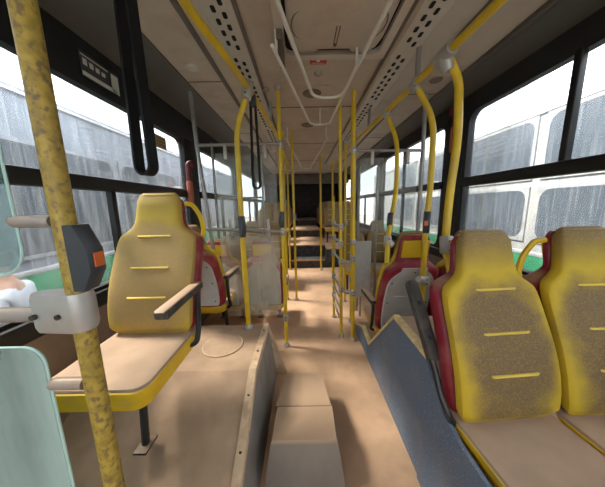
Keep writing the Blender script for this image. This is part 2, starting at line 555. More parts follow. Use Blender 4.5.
# black sill strips
for i, x in enumerate((XL, XR)):
    s = 1 if x < 0 else -1
    struct(MB().box(min(x, x + s * .035), max(x, x + s * .035), Y0, Y1, ZB - .075, ZB + .012, bev=.01).build('trim_%d' % (20 + i), M['frame']))

# ------------------------------------------------------------------ raised platforms over the wheels
# left: level top with a sloping front and a low front floor
prof = [(-1.3, .17), (.74, .17), (1.165, .43), (1.67, .43)]
b = MB()
xs = (XL, -.285)
top = [(y, z) for y, z in prof]
for (ya, za), (yb, zb) in zip(top[:-1], top[1:]):
    b.add([(xs[0], ya, za), (xs[1], ya, za), (xs[1], yb, zb), (xs[0], yb, zb)], [(0, 1, 2, 3)], M['platform'])
for (ya, za), (yb, zb) in zip(top[:-1], top[1:]):
    b.add([(xs[1], ya, za), (xs[1] + .055, ya, 0), (xs[1] + .055, yb, 0), (xs[1], yb, zb)], [(0, 1, 2, 3)], M['platform_side'])
b.add([(xs[0], 1.67, .43), (xs[1], 1.67, .43), (xs[1] + .055, 1.67, 0), (xs[0], 1.67, 0)], [(0, 1, 2, 3)], M['platform_side'])
b.add([(xs[0], -1.3, .17), (xs[1], -1.3, .17), (xs[1] + .055, -1.3, 0), (xs[0], -1.3, 0)], [(0, 1, 2, 3)], M['platform_side'])
b.add([(xs[0], -1.3, .17), (xs[0], .74, .17), (xs[0], 1.165, .43), (xs[0], 1.67, .43), (xs[0], 1.67, 0), (xs[0], -1.3, 0)], [tuple(range(6))], M['platform_side'])
b.add([(xs[0], -1.3, 0.001), (xs[1] + .055, -1.3, 0.001), (xs[1] + .055, 1.67, 0.001), (xs[0], 1.67, 0.001)], [(0, 1, 2, 3)], M['platform_side'])
struct(b.build('raised_floor_left', M['platform'], angle=15))
# pale screwed strip along its aisle edge
b = MB()
ring = []
for y, z in [(-1.3, .17), (.735, .17), (1.16, .43), (1.675, .43)]:
    ring.append([(-.318, y, z + .004), (-.318, y, z + .012), (-.276, y, z + .012), (-.272, y, z - .02), (-.280, y, z - .02)])
b.loft(ring)
edge = struct(b.build('trim_22', M['wooden'], angle=15))
for y, z in ((1.05, .374), (.86, .257), (1.32, .444), (1.56, .444)):
    MB().disc((-.298, y, z + .001), .007, .004, n=10).build('screw', M['screw'], edge)
# the aisle-end plate of the platform, leaning out
b = MB().prism([(-.285, .43), (-.225, .0), (-.15, .0)], 'y', 1.66, 1.69)
struct(b.build('trim_23', M['wooden']))
# right: blue speckled wheel box with a stepped top edge
rp = [(-1.3, .20), (.30, .20), (.33, .435), (.70, .445), (.93, .66), (1.31, .665), (1.80, .16), (2.02, .20), (2.38, .05), (2.38, 0), (-1.3, 0)]
b = MB()
n = len(rp)
xi = [.560 for _ in rp]
b.add([(.560 if z > 0 else .556, y, z) for y, z in rp] + [(XR, y, z) for y, z in rp],
      [tuple(range(n)), tuple(range(2 * n - 1, n - 1, -1))], M['blue'])
for i in range(n):
    j = (i + 1) % n
    m = M['dustpad'] if i < 8 else M['blue']
    b.add([(.560, *rp[i]), (.560, *rp[j]), (XR, *rp[j]), (XR, *rp[i])], [(0, 1, 2, 3)], m)
struct(b.build('raised_floor_right', M['blue'], angle=10))
b = MB()
ring = []
for y, z in [q for q in rp[:9] if q[0] > .9]:
    ring.append([(.552, y, z - .012), (.552, y, z + .012), (.585, y, z + .012), (.585, y, z + .004), (.558, y, z - .012)])
b.loft(ring)
struct(b.build('trim_24', M['trim'], angle=15))
b = MB().prism([(-1.3, 0.0), (.93, 0.0), (.93, .655), (.78, .52), (.70, .495), (-1.3, .495)], 'x', .548, .562)
struct(b.build('trim_25', M['blue']))
# floor hatch on the left platform
h = thing('floor_hatch', 'round dusty floor hatch cover flush in the left raised platform', 'hatch', (-.55, 1.41, .431))
MB().disc((0, 0, .003), .125, .006, n=40).build('cover', M['platform'], h)
b = MB(); b.tube([(.128 * math.cos(a * PI / 20), .128 * math.sin(a * PI / 20), .003) for a in range(40)], .005, 6, loop=True)
b.build('rim', M['wooden'], h)


# step boxes in the aisle
def step_box(label, y0, y1, z, w0, w1, cx, flare, front):
    r = []
    rings = []
    for zz, k in ((0.001, 1.0), (z - .012, .12), (z - .003, .02), (z, -.03)):
        ya = y0 - front * k
        wa = w0 + flare * k
        wb = w1 + flare * k * .5
        rings.append([(cx - wa, ya, zz), (cx + wa, ya, zz), (cx + wb - .01, y1, zz), (cx - wb + .02, y1, zz)])
    o = MB().loft(rings).build('step_box', M['stepvinyl'], angle=25)
    return o


o = step_box('', .955, 1.15, .20, .163, .174, -.010, .035, .09)
tag(o, 'dust-covered step box in the aisle, the nearer of the two', 'step')
o = step_box('', 1.165, 1.43, .188, .163, .135, -.012, .012, .006)
tag(o, 'dust-covered step box in the aisle, the farther, narrowing one', 'step')


# ------------------------------------------------------------------ seats
def seat_ring(w, t, yoff, z, n=28, e=4.0, flat=0.0):
    ring = []
    for k in range(n):
        a = 2 * PI * k / n
        c, s = math.cos(a), math.sin(a)
        x = w * math.copysign(abs(c) ** (2 / e), c)
        y = t * math.copysign(abs(s) ** (2 / e), s)
        ring.append((x, yoff + y, z))
    return ring


def spine(v, lean):
    """y of the seat back's centre line at height v (0..1)"""
    return lean * (v ** 1.15) + 0.018 * math.sin(v * PI * 2) * -1


W_PAD = [(0.0, .178), (.02, .196), (.06, .206), (.15, .211), (.35, .213), (.5, .211), (.60, .208), (.645, .204), (.675, .196), (.695, .182), (.715, .160), (.74, .138), (.77, .126), (.82, .119), (.90, .115), (.955, .111), (.985, .099), (1.0, .085)]


def wpad(v):
    for (a, wa), (b_, wb) in zip(W_PAD[:-1], W_PAD[1:]):
        if v <= b_:
            t = (v - a) / (b_ - a); t = t * t * (3 - 2 * t) if a > 2 else t
            return wa + (wb - wa) * t
    return W_PAD[-1][1]


MESH = {}


def cached(key, fn, m, angle=38):
    if key not in MESH:
        MESH[key] = fn().mesh(key[0], m, angle)
    return MESH[key]


def part(name, me, parent):
    o = bpy.data.objects.new(name, me)
    COL.objects.link(o)
    o.parent = parent
    return o


def bus_seat(label, loc, rz, hs, H=.70, lean=.20, pad='pad', arm=None, handle=0, group=None, wscale=1.0, leg_x=(-.12, .12), detail=True, cush=.42, thick=.085):
    root = thing('bus_seat', label, 'seat', loc, rz, group)
    k = (round(hs, 3), H, lean, wscale)

    def f_pad():
        b = MB(); rings = []
        zs = [0, .012, .03, .06, .1, .15, .22, .3, .38, .46, .52, .56, .6, .63, .645, .66, .675, .69, .705, .72, .74, .77, .80, .84, .9, .94, .97, .985, .995, 1.0]
        for v in zs:
            th = .036 if .04 < v < .96 else (.022 if .015 < v < .99 else .008)
            rings.append(seat_ring(wpad(v) * wscale, th, spine(v, lean) - .012, hs + .01 + v * H))
        b.loft(rings, M[pad])
        for v in (.27, .465, .68):      # the three moulded grip ridges across the back
            w = (.095 if v < .6 else .085) * wscale
            y = spine(v, lean) - .048
            b.tube([(-w, y + .004, hs + .01 + v * H), (-w * .9, y - .001, hs + .01 + v * H), (w * .9, y - .001, hs + .01 + v * H), (w, y + .004, hs + .01 + v * H)], .0062, 8, M['ridge'], squash=(.75, 1.1))
        return b
    part('backrest', cached(('backrest', k, pad), f_pad, M[pad]), root)

    def f_shell():
        b = MB(); rings = []
        for i in range(37):
            v = i / 36
            q = min(1, max(0, (v - .69) / .10)); q = q * q * (3 - 2 * q)
            w = wpad(min(1, v)) + .006 * (1 - q)
            th = (.050 if .02 < v < .97 else .035) * (1 - q * .56)
            rings.append(seat_ring(w * wscale, th, spine(v, lean) + .056 - .028 * q, hs + v * (H - .012)))
        return b.loft(rings)
    part('seat_shell', cached(('seat_shell', k), f_shell, M['red']), root)
    if detail:
        def f_panel():
            b = MB(); rings = []
            for i in range(21):
                v = .03 + .67 * i / 20
                w = wpad(min(v, .5)) * .88 * (1 if v < .5 else max(.25, 1 - ((v - .5) / .2) ** 2) ** .5)
                rings.append([(-w * wscale, spine(v, lean) + .104, hs + v * H), (-w * .96 * wscale, spine(v, lean) + .118, hs + v * H),
                              (w * .96 * wscale, spine(v, lean) + .118, hs + v * H), (w * wscale, spine(v, lean) + .104, hs + v * H)])
            b.loft(rings)
            v = .40; 
            b.box(-.12 * wscale, .12 * wscale, spine(v, lean) + .104, spine(v, lean) + .123, hs + v * H - .004, hs + v * H + .004)
            return b
        p = part('back_panel', cached(('back_panel', k), f_panel, M['backpanel']), root)

        for sx, v in ((-1, .09), (-1, .33), (-1, .55), (1, .09), (1, .33), (1, .55), (0, .66)):
            def f_screw(sx=sx, v=v):
                return MB().disc((sx * wpad(v) * .74 * wscale, spine(v, lean) + .119, hs + v * H), .006, .006, 'y', 8)
            part('screw', cached(('screw', k, sx, v), f_screw, M['screw']), p)

        def f_ins():
            b = MB(); rings = []
            for v in (.785, .795, .82, .87, .93, .94):
                w = .098 * wscale * (.95 if v in (.785, .94) else 1)
                rings.append([(-w, spine(v, lean) + .040, hs + v * H), (-w, spine(v, lean) + .060, hs + v * H), (w, spine(v, lean) + .060, hs + v * H), (w, spine(v, lean) + .040, hs + v * H)])
            return b.loft(rings)
        part('headrest_insert', cached(('headrest_insert', k), f_ins, M['seatyellow']), root)

    hw = .206 * wscale

    def f_cush():
        b = MB(); rings = []
        for z, ins in ((hs - thick, .05), (hs - thick + .003, .03), (hs - thick + .015, .014), (hs - .03, .002), (hs - .012, 0), (hs - .008, .003)):
            rings.append([(x, -cush / 2 + .045 + y, z) for x, y in rrect((hw - ins) * 2, cush + .05 - ins * 2, .05, 5)])
        return b.loft(rings)
    part('seat', cached(('seat', k, cush, thick), f_cush, M['seatyellow']), root)

    def f_top():
        b = MB(); rings = []
        for z, ins in ((hs - .022, .004), (hs - .006, .003), (hs + .002, .006), (hs + .007, .018), (hs + .009, .05)):
            rings.append([(x, -cush / 2 + .045 + y, z) for x, y in rrect((hw - ins) * 2, cush + .048 - ins * 2, .05, 5)])
        return b.loft(rings)
    part('seat_pad', cached(('seat_pad', k, cush), f_top, M['dustpad']), root)
    if hs > .12:
        for x in leg_x:
            def f_leg(x=x):
                b = MB()
                b.tube(fillet([(x, .02, hs - .08), (x, -.16, hs - .10), (x, -.19, .01)], .04), .016, 8)
                b.box(x - .03, x + .03, -.235, -.15, 0, .012, bev=.004)
                return b
            part('leg', cached(('leg', k, x), f_leg, M['black']), root)
    if handle:
        def f_handle():
            b = MB()
            x = handle * .118 * wscale
            z = hs + .74 * H
            yb = spine(.8, lean) + .045
            pts = [(x, yb, hs + .93 * H), (x + handle * .035, yb + .01, hs + .925 * H), (x + handle * .072, yb + .02, hs + .83 * H), (x + handle * .085, yb + .02, hs + .70 * H), (x + handle * .055, yb + .01, hs + .62 * H)]
            return b.tube(fillet(pts, .05), .0125, 8)
        part('grab_handle', cached(('grab_handle', k, handle), f_handle, M['seatyellow']), root)
    if arm:
        side, mode = arm

        def f_armframe():
            b = MB(); x = side * (hw + .022)
            if mode == 'down':
                b.tube(fillet([(side * hw * .8, -.02, hs - .06), (x, -.02, hs - .05), (x, .015, hs + .02), (x, .035, hs + .17), (x, .02, hs + .215), (x, -.23, hs + .20)], .03), .013, 8)
            else:
                b.tube(fillet([(side * hw * .9, .02, hs - .05), (x, .0, hs + .01), (x + side * .012, .045, hs + .07), (x + side * .012, .105, hs + .17), (x + side * .012, .14, hs + .20)], .03), .013, 8)
            return b

        def f_armpad():
            b = MB(); x = side * (hw + .022)
            if mode == 'down':
                p0, p1 = Vector((x, .055, hs + .232)), Vector((x, -.27, hs + .222))
            else:
                p0, p1 = Vector((x + side * .0, .115, hs + .175)), Vector((x, .33, hs + .45))
            dv = (p1 - p0).normalized(); nrm = Vector((0, -dv.z, dv.y)); sid = Vector((1, 0, 0))
            rings = []
            for s, q in ((0, .7), (.03, 1), (.97, 1), (1, .7)):
                c = p0.lerp(p1, s)
                wx, wz = (.026, .019) if mode == 'down' else (.027, .02)
                rings.append([c + sid * x_ * q + nrm * y_ * q for x_, y_ in rrect(wx * 2, wz * 2, .010, 3)])
            return b.loft(rings)
        fr = part('armrest', cached(('armrest', k, arm), f_armframe, M['black']), root)
        part('arm_pad', cached(('arm_pad', k, arm), f_armpad, M['armpad' if mode == 'down' else 'armpadclean']), fr)
        if mode == 'up':
            for s in (.25, .68):
                def f_bolt(s=s):
                    x = side * (hw + .022)
                    c = Vector((x, .115, hs + .175)).lerp(Vector((x, .33, hs + .45)), s)
                    return MB().disc((c.x, c.y - .018, c.z + .014), .009, .008, 'y', 10)
                part('bolt', cached(('bolt', k, arm, s), f_bolt, M['screw']), fr)
    return root


# front pair facing the camera on the right, single one on the left
bus_seat('worn yellow seat facing us on the right wheel box, folded armrest on its aisle side', (.772, .765, .0), math.radians(4), .520, H=.702, lean=.20,
         arm=(-1, 'up'), leg_x=(), wscale=.955)
bus_seat('worn yellow seat cut off by the right edge, beside the right window', (1.187, .775, 0), math.radians(1.5), .525, H=.705, lean=.20, handle=-1, leg_x=(), wscale=.955)
bus_seat('large dusty yellow seat on the left by the window, black armrest lowered', (-.75, 1.055, .30), 0, .435, H=.685, lean=.19, pad='padtan', wscale=.95,
         arm=(1, 'down'), handle=1, leg_x=(.03,), cush=.39, thick=.105)
# rear facing seats, their backs towards us
bus_seat('red-backed seat turned away right behind the large yellow left seat', (-.845, 1.82, .06), PI, .50, H=.66, lean=.20, arm=(-1, 'down'), wscale=.98, cush=.34)
bus_seat('red-backed seat turned away on the right, grey panel and yellow insert on its back', (.812, 1.865, .0), PI, .30, H=.84, lean=.22, arm=(1, 'down'), leg_x=(.10,), wscale=.96)
bus_seat('red-backed seat turned away on the right, next to the window behind the grab poles', (1.225, 1.865, .0), PI, .30, H=.84, lean=.22, leg_x=(.10,), wscale=.90)
bus_seat('grey-backed seat turned away behind the left glass partition, on the aisle side', (-.415, 2.46, 0), PI, .27, H=.745, lean=.14, arm=(-1, 'down'), wscale=.93)
bus_seat('grey-backed seat turned away behind the left glass partition, on the window side', (-.875, 2.46, 0), PI, .27, H=.745, lean=.14, wscale=.95)
# farther rows
bus_seat('distant yellow seat facing us on the left, aisle side, past the glass partition', (-.46, 3.95, 0), 0, .42, H=.66, lean=.16, detail=False, pad='paddull', wscale=.93)
bus_seat('distant yellow seat facing us on the left, window side, past the glass partition', (-.90, 3.95, 0), 0, .42, H=.66, lean=.16, detail=False, pad='paddull', wscale=.93)
bus_seat('distant yellow seat facing us on the right, aisle side, behind the yellow barrier posts', (.80, 3.55, 0), 0, .42, H=.66, lean=.16, detail=False, pad='paddull', wscale=.93)
bus_seat('distant yellow seat facing us on the right, window side, behind the yellow barrier posts', (1.22, 3.55, 0), 0, .42, H=.66, lean=.16, detail=False, pad='paddull', wscale=.90)
for i, y in enumerate((5.9, 6.8, 7.7, 8.6)):
    for x in (-.95, -.54, .75, 1.16):
        bus_seat('far seat on the raised rear deck beyond the dark steps', (x, y, .42), 0, .36, H=.66, lean=.16, detail=False, group='seats on the rear deck', pad='paddull', wscale=.90)


# ------------------------------------------------------------------ poles and rails
def joint(parent, p, axis='z', r=.030, L=.075, branch=None):
    """cast silver clamp around a tube, with bolts"""
    b = MB(); p = Vector(p)
    a = {'x': Vector((1, 0, 0)), 'y': Vector((0, 1, 0)), 'z': Vector((0, 0, 1))}[axis] if isinstance(axis, str) else Vector(axis).normalized()
    b.tube([p - a * L / 2, p - a * L * .42, p + a * L * .42, p + a * L / 2], [r * .88, r, r, r * .88], 12)
    if branch:
        q = p + Vector(branch)
        b.tube([p, p.lerp(q, .9), q], [r * .95, r * .9, r * .8], 12)
    o = b.build('clamp', M['silver'], parent)
    for s in (-.25, .25):
        c = p + a * L * s
        MB().disc((c.x, c.y - r, c.z), r * .2, r * .25, 'y', 8).build('bolt', M['screw'], o)
    return o


def stop_box(parent, x, y, z0, z1, face=(0, -1), w=.05, button=True, mat_=None):
    """press-button housing strapped to a pole: wedge-nosed dark case with an orange button"""
    h = z1 - z0
    ang = math.atan2(face[1], face[0]) + PI / 2
    ca, sa = math.cos(ang), math.sin(ang)

    def T(px, py, z):
        return (x + px * ca - py * sa, y + px * sa + py * ca, z)
    prof = [(.018, 0), (-.030, 0), (-.036, .06), (-.058, .30), (-.058, .62), (-.036, .90), (-.028, 1), (.018, 1)]
    rings = []
    for s, q in ((-1, .92), (-.8, 1), (.8, 1), (1, .92)):
        rings.append([T(s * w / 2, (py * 1.0) * q * w / .05, z0 + t * h) for py, t in prof])
    o = MB().loft(rings).build('button_box', M['box'], parent)
    if button:
        b = MB()
        vs = []
        for zz, pyo in ((z0 + .36 * h, 0), (z0 + .58 * h, 0)):
            for s in (-.55, .55):
                vs.append(T(s * w / 2, -.0615 * w / .05, zz))
        for zz in (z0 + .36 * h, z0 + .58 * h):
            for s in (-.55, .55):
                vs.append(T(s * w / 2, -.055 * w / .05, zz))
        b.add(vs, [(0, 1, 3, 2), (4, 6, 7, 5), (0, 4, 5, 1), (2, 3, 7, 6), (0, 2, 6, 4), (1, 5, 7, 3)])
        b.build('button', M['orange'], o)
    return o


def grab_pole(label, pts, r=.0165, m='yellow', cat='grab pole', name='grab_pole', group=None, fil=.10, foot=True, n=14):
    root = thing(name, label, cat, pts[0], 0, group)
    base = Vector(pts[0])
    b = MB(); b.tube(fillet([Vector(p) - base for p in pts], fil), r, n)
    b.build('tube', M[m], root)
    if foot:
        b = MB(); b.tube([(0, 0, .0), (0, 0, .01), (0, 0, .03)], [r * 1.9, r * 1.9, r * 1.2], 14)
        b.build('flange', M['silver'], root)
    return root, base


# big worn pole in the foreground
p, B = grab_pole('thick scratched yellow pole in the left foreground with a dark button box', [(-.373, .36, .171), (-.373, .36, 2.29)], r=.0150, m='oldyellow', n=20)
stop_box(p, .006, .002, 1.221 - B.z, 1.327 - B.z, face=(.99, .02), w=.030)
b = MB()
rings = []
for zz, q in ((1.152, .93), (1.160, 1), (1.208, 1), (1.217, .93)):
    rings.append([(x * q - .027, y * q * (1 if x > -.012 else .8), zz - B.z) for x, y in rrect(.096, .042, .021, 6)])
b.loft(rings)
cl_ = b.build('clamp', M['silver'], p)
b = MB()
for x in (-.018, -.058):
    MB().disc((x, -.0205, 1.182 - B.z), .0045, .005, 'y', 12).build('bolt', M['screw'], cl_)
# dusty steel arms off the pole that hold the glass
for z, x1, r in ((1.333, -.086, .0095), (1.046, -.082, .0105)):
    b = MB(); b.tube([(-.018, 0, z - B.z), (x1 + .012, 0, z - B.z), (x1 + .004, 0, z - B.z), (x1, 0, z - B.z)], [r, r, r * .8, r * .35], 12)
    b.build('arm', M['dustysteel'], p)
# horizontal bar towards the driver's side
o = MB().tube([(-.43, .36, 1.178), (-1.195, .36, 1.178)], .0125, 14).build('cross_bar', M['dustysteel'])
tag(o, 'dusty steel cross bar running left from the foreground pole at glass height', 'bar')


# glass screens
def screen(label, x0, x1, y, z0, z1, r, key, rcorner='both'):
    root = thing('glass_screen', label, 'glass screen', ((x0 + x1) / 2, y, z0))
    o = rrect(x1 - x0, z1 - z0, r, 6)
    MB().prism([(a, c + (z1 - z0) / 2) for a, c in o], 'y', -.004, .004).build('pane', M[key], root)
    b = MB(); b.tube([(a, 0, c + (z1 - z0) / 2) for a, c in o], .0022, 6, loop=True)
    b.build('edge', M['edge'], root)
    return root


screen('pale teal glass screen at the far left edge, above the cross bar', -1.19, -.500, .40, 1.235, 2.02, .05, 'screen2')
screen('milky green glass screen at the lower left, below the cross bar', -1.19, -.472, .375, .22, 1.108, .035, 'screen')

# left curved pole on the raised floor
p, B = grab_pole('curved yellow pole on the left raised floor, bent at its top into the ceiling rail', [(-.425, 1.62, .435), (-.428, 1.62, 1.10), (-.425, 1.62, 1.86), (-.342, 1.615, 2.06)], fil=.16, r=.0185)
stop_box(p, -.004, -.004, 1.135 - B.z, 1.285 - B.z, face=(.6, -.8), w=.036, button=False)
joint(p, Vector((-.336, 1.61, 2.085)) - B, (.2, 0.25, 1), .033, .115)
# left ceiling rail
p, B = grab_pole('yellow ceiling rail running along the left side of the aisle', [(-.52, -.2, 2.10), (-.41, 1.07, 2.10), (-.375, 1.25, 2.10), (-.315, 1.75, 2.10), (-.252, 2.6, 2.10), (-.235, 4.8, 2.10)], fil=.1, foot=False, name='ceiling_rail', cat='ceiling rail', r=.0185)
for y, x in ((.9, -.41), (2.3, -.274), (3.6, -.244)):
    MB().tube([(x - B.x, y - B.y, 0), (x - B.x, y - B.y, .198)], .011, 8).build('hanger', M['silver'], p)
# right ceiling rail
p, B = grab_pole('yellow ceiling rail running along the right side of the aisle', [(.79, -.2, 2.10), (.765, 1.05, 2.10), (.735, 1.6, 2.10), (.657, 3.05, 2.10), (.60, 4.8, 2.10)], fil=.1, foot=False, name='ceiling_rail', cat='ceiling rail', r=.0195)
joint(p, Vector((.751, 1.315, 2.10)) - B, (0, 1, 0), .035, .13, branch=(.026, 0, -.075))
joint(p, Vector((.735, 1.60, 2.10)) - B, (0, 1, 0), .028, .085, branch=(.012, -.02, -.05))
joint(p, Vector((.711, 2.04, 2.10)) - B, (0, 1, 0), .028, .08, branch=(.01, -.02, -.05))
for x, y, z in ((.735, 1.57, 2.31), (.690, 2.45, 2.31), (.64, 3.6, 2.31)):
    MB().tube([(x - B.x, y - B.y, 0), (x - B.x, y - B.y, .2)], .0155, 10).build('hanger', M['steel'], p)
# right poles
p, B = grab_pole('curved yellow pole on the right reaching down to the top of the nearest right seat', [(.795, 1.12, .78), (.800, 1.19, .99), (.818, 1.29, 1.10), (.828, 1.30, 1.42), (.848, 1.30, 1.68), (.826, 1.30, 1.975), (.772, 1.31, 2.085)], fil=.14, r=.0205, foot=False)
joint(p, Vector((.815, 1.27, 1.115)) - B, (.03, .2, 1), .034, .10, branch=(.05, -.06, -.02))
p, B = grab_pole('curved orange-yellow pole on the right standing on the wheel box behind the folded armrest', [(.852, 1.55, .425), (.850, 1.55, .82), (.839, 1.55, 1.17), (.856, 1.55, 1.44), (.848, 1.55, 1.87), (.745, 1.58, 2.07)], fil=.14, r=.0185, foot=True)
stop_box(p, -.006, -.004, 1.15 - B.z, 1.295 - B.z, face=(-.55, -.85), w=.040)
joint(p, Vector((.850, 1.53, .815)) - B, (0, 0, 1), .028, .06, branch=(-.06, -.03, .02))
p, B = grab_pole('curved yellow pole on the right joined to the red-backed seat by a silver clamp', [(.592, 1.56, .935), (.606, 1.60, 1.02), (.640, 1.69, 1.09), (.758, 1.86, 1.46), (.784, 1.96, 1.86), (.722, 2.03, 2.07)], fil=.14, r=.0175, foot=False)
stop_box(p, .680 - B.x, 1.755 - B.y, 1.165 - B.z, 1.285 - B.z, face=(-.55, -.85), w=.036, button=False)
joint(p, Vector((.632, 1.67, 1.075)) - B, (.1, .3, 1), .028, .085, branch=(.03, -.03, -.03))

# straight floor to ceiling poles
p, B = grab_pole('straight yellow floor to ceiling pole at the left corner of the glass partition', [(-.172, 2.03, 0), (-.176, 2.03, 2.30)], r=.0165)
stop_box(p, -.004, 0, 1.16, 1.30, face=(-.3, -.95), w=.036, button=False)
for z in (.30, 1.12, 1.86): joint(p, (0, 0, z), 'z', .026, .06)
MB().tube([(-.004, 0, 2.27), (-.004, 0, 2.292), (-.004, 0, 2.298)], [.03, .036, .036], 14).build('flange', M['silver'], p)
p, B = grab_pole('straight yellow pole at the right barrier, the nearest and thickest of the cluster', [(.490, 2.12, 0), (.462, 2.12, 2.30)], r=.0195)
for z in (.50, .84, 1.0, 1.82): joint(p, (-.028 * z / 2.3, 0, z), 'z', .028, .06)
p, B = grab_pole('straight yellow pole in the barrier cluster, left of the thickest one', [(.385, 2.18, 0), (.352, 2.18, 2.30)], r=.0155)
for z in (.52, .80, .98, 1.14): joint(p, (-.033 * z / 2.3, 0, z), 'z', .024, .06)
p, B = grab_pole('short yellow barrier post nearest the aisle beside the rungs', [(.365, 2.60, 0), (.352, 2.60, 1.45)], r=.0155)
for z in (.30, .52, .80, .98, 1.14): joint(p, (-.012 * z / 2.3, 0, z), 'z', .024, .06)
p, B = grab_pole('yellow post at the back of the barrier behind the thickest pole', [(.545, 2.47, 0), (.525, 2.47, 2.30)], r=.0155)
for z in (.52, .80): joint(p, (0, 0, z), 'z', .024, .06)
p, B = grab_pole('far yellow pole at the left of the aisle in front of the dark steps', [(-.10, 3.13, 0), (-.115, 3.13, 2.30)], r=.0165)
joint(p, (0, 0, 1.2), 'z', .024, .06)
p, B = grab_pole('far yellow pole behind the left partition pole', [(-.23, 3.15, 0), (-.235, 3.15, 2.30)], r=.0165)
joint(p, (0, 0, 1.4), 'z', .024, .06)
p, B = grab_pole('far yellow pole right of the dark steps', [(.385, 4.65, 0), (.375, 4.65, 2.30)], r=.0185)
p, B = grab_pole('farthest left yellow pole beside the dark steps', [(-.27, 4.72, 0), (-.275, 4.72, 2.30)], r=.0165)
for (x, y, l) in ((.58, 3.05, 'far yellow pole behind the barrier cluster, by the right windows'), (.60, 4.45, 'farthest right yellow pole by the right windows')):
    p, B = grab_pole(l, [(x, y, 0), (x - .01, y, 2.10)], r=.0165)
    joint(p, (0, 0, 1.1), 'z', .024, .06)

# barrier rungs between the posts
for i, z in enumerate((1.14, .98, .80, .52, .41, .30, .19)):
    y1, x1 = 2.19, .378
    o = MB().tube([(.363, 2.585, z), (x1, y1 + .01, z)], .0115, 10).build('barrier_rung', M['silver'])
    tag(o, ('silver barrier rung between the aisle posts, %s of seven' % ('topmost', 'second from top', 'third from top', 'middle', 'third from bottom', 'second from bottom', 'lowest')[i]), 'rung', 'barrier rungs')
for i, z in enumerate((.80, .50)):
    o = MB().tube([(.388, 2.18, z), (.478, 2.125, z)], .017, 10).build('barrier_link', M['silver'])
    tag(o, 'short silver link between the two nearest barrier poles, %s one' % ('upper', 'lower')[i], 'bar', 'barrier links')


# ------------------------------------------------------------------ glass partitions by the seats
t = thing('glass_partition', 'clear acrylic partition in a steel frame across the left side of the bus', 'partition', (-.52, 2.03, 0))
def tubep(name, pts, r, m, par, n=10): return MB().tube(pts, r, n).build(name, M[m], par)
tubep('top_bar', [(-.36, 0, 1.865), (.325, 0, 1.868)], .014, 'steel', t)
tubep('bottom_bar', [(-.36, 0, 1.16), (.325, 0, 1.125)], .0165, 'steel', t)
tubep('post', [(-.25, 0, .44), (-.352, 0, 1.86), (-.37, 0, 2.28)], .017, 'steel', t)
MB().box(-.20, .31, -.005, .005, 1.18, 1.80, bev=.004).build('pane', M['acrylic'], t)
MB().box(-.22, .31, -.005, .005, .33, 1.09, bev=.004).build('pane', M['hazy'], t)
for x in (-.12, .22):
    MB().box(x - .012, x + .012, -.012, .012, 1.75, 1.86, bev=.004).build('clip', M['silver'], t)
    MB().box(x - .012, x + .012, -.012, .012, 1.06, 1.24, bev=.004).build('clip', M['silver'], t)
t = thing('window_shield', 'tall steel-framed clear shield beside the left window behind the partition', 'shield', (-.86, 2.66, 0))
for x in (-.12, .42): tubep('post', [(x, 0, .30), (x, 0, 2.05)], .014, 'steel', t)
MB().box(-.10, .40, -.004, .004, .9, 1.9).build('pane', M['acrylic'], t)
tubep('top_bar', [(-.12, 0, 1.45), (.42, 0, 1.45)], .01, 'steel', t)

t = thing('glass_partition', 'clear acrylic partition hung from a steel bar across the right side of the bus', 'partition', (.80, 2.14, 0))
tubep('top_bar', [(-.30, 0, 1.822), (.30, 0, 1.815)], .014, 'steel', t)
tubep('post', [(.29, .0, .30), (.29, 0, 1.82), (.285, 0, 2.28)], .018, 'steel', t)
MB().box(-.27, .25, -.005, .005, 1.10, 1.76, bev=.004).build('pane', M['acrylic'], t)
for x in (-.16, .16):
    MB().box(x - .014, x + .014, -.012, .012, 1.70, 1.82, bev=.004).build('clip', M['silver'], t)
t = thing('notice_screen', 'small translucent white screen on steel rods behind the right partition', 'screen', (.80, 2.75, 0))
MB().box(-.20, .16, -.006, .006, 1.50, 1.80, bev=.004).build('board', M['acrylic'], t)
for x in (-.12, .10): tubep('rod', [(x, .02, .0), (x, .02, 1.78)], .018, 'steel', t)
o = MB().box(.57, .80, 2.60, 2.62, .30, .99, bev=.01).build('grey_screen_board', M['greyscreen'])
tag(o, 'pale grey screen board standing behind the yellow barrier poles on the right', 'board')
o.location.z = -.06
tubep('foot', [(.685, 2.61, .06), (.685, 2.61, .32)], .012, 'steel', o)


# ------------------------------------------------------------------ hanging straps
def strap(label, x, y, z0, z1, w, half, deg):
    root = thing('hanging_strap', label, 'strap', (x, y, z1), math.radians(deg), None)
    b = MB()
    path = []
    for k in range(19):
        a = PI + PI * k / 18
        path.append((half * math.cos(a), half * math.sin(a)))
    H = z1 - z0 - half
    pl = [(-half * .55, 0.0), (-half * .8, -H * .5)] + [(px, -H + pz) for px, pz in path] + [(half * .8, -H * .5), (half * .55, 0.0)]
    th = .004
    rings = []
    for i, (px, pz) in enumerate(pl):
        q0 = Vector(pl[max(0, i - 1)]); q1 = Vector(pl[min(len(pl) - 1, i + 1)])
        tt = (q1 - q0).normalized(); nn = Vector((-tt.y, tt.x))
        rings.append([(px + nn.x * s * th, dy, pz + nn.y * s * th) for s, dy in ((-1, -w / 2), (1, -w / 2), (1, w / 2), (-1, w / 2))])
    b.loft(rings)
    b.build('loop', M['strap'], root)
    MB().box(-half * .8, half * .8, -w * .62, w * .62, -.06, .02, bev=.006).build('sleeve', M['box'], root)
    return root


strap('wide black strap loop hanging in the left foreground near the window', -.445, .685, 1.447, 2.085, .030, .025, -14)
strap('thin black strap loop hanging from the left ceiling rail beside the curved pole', -.322, 1.70, 1.478, 2.085, .034, .027, -8)


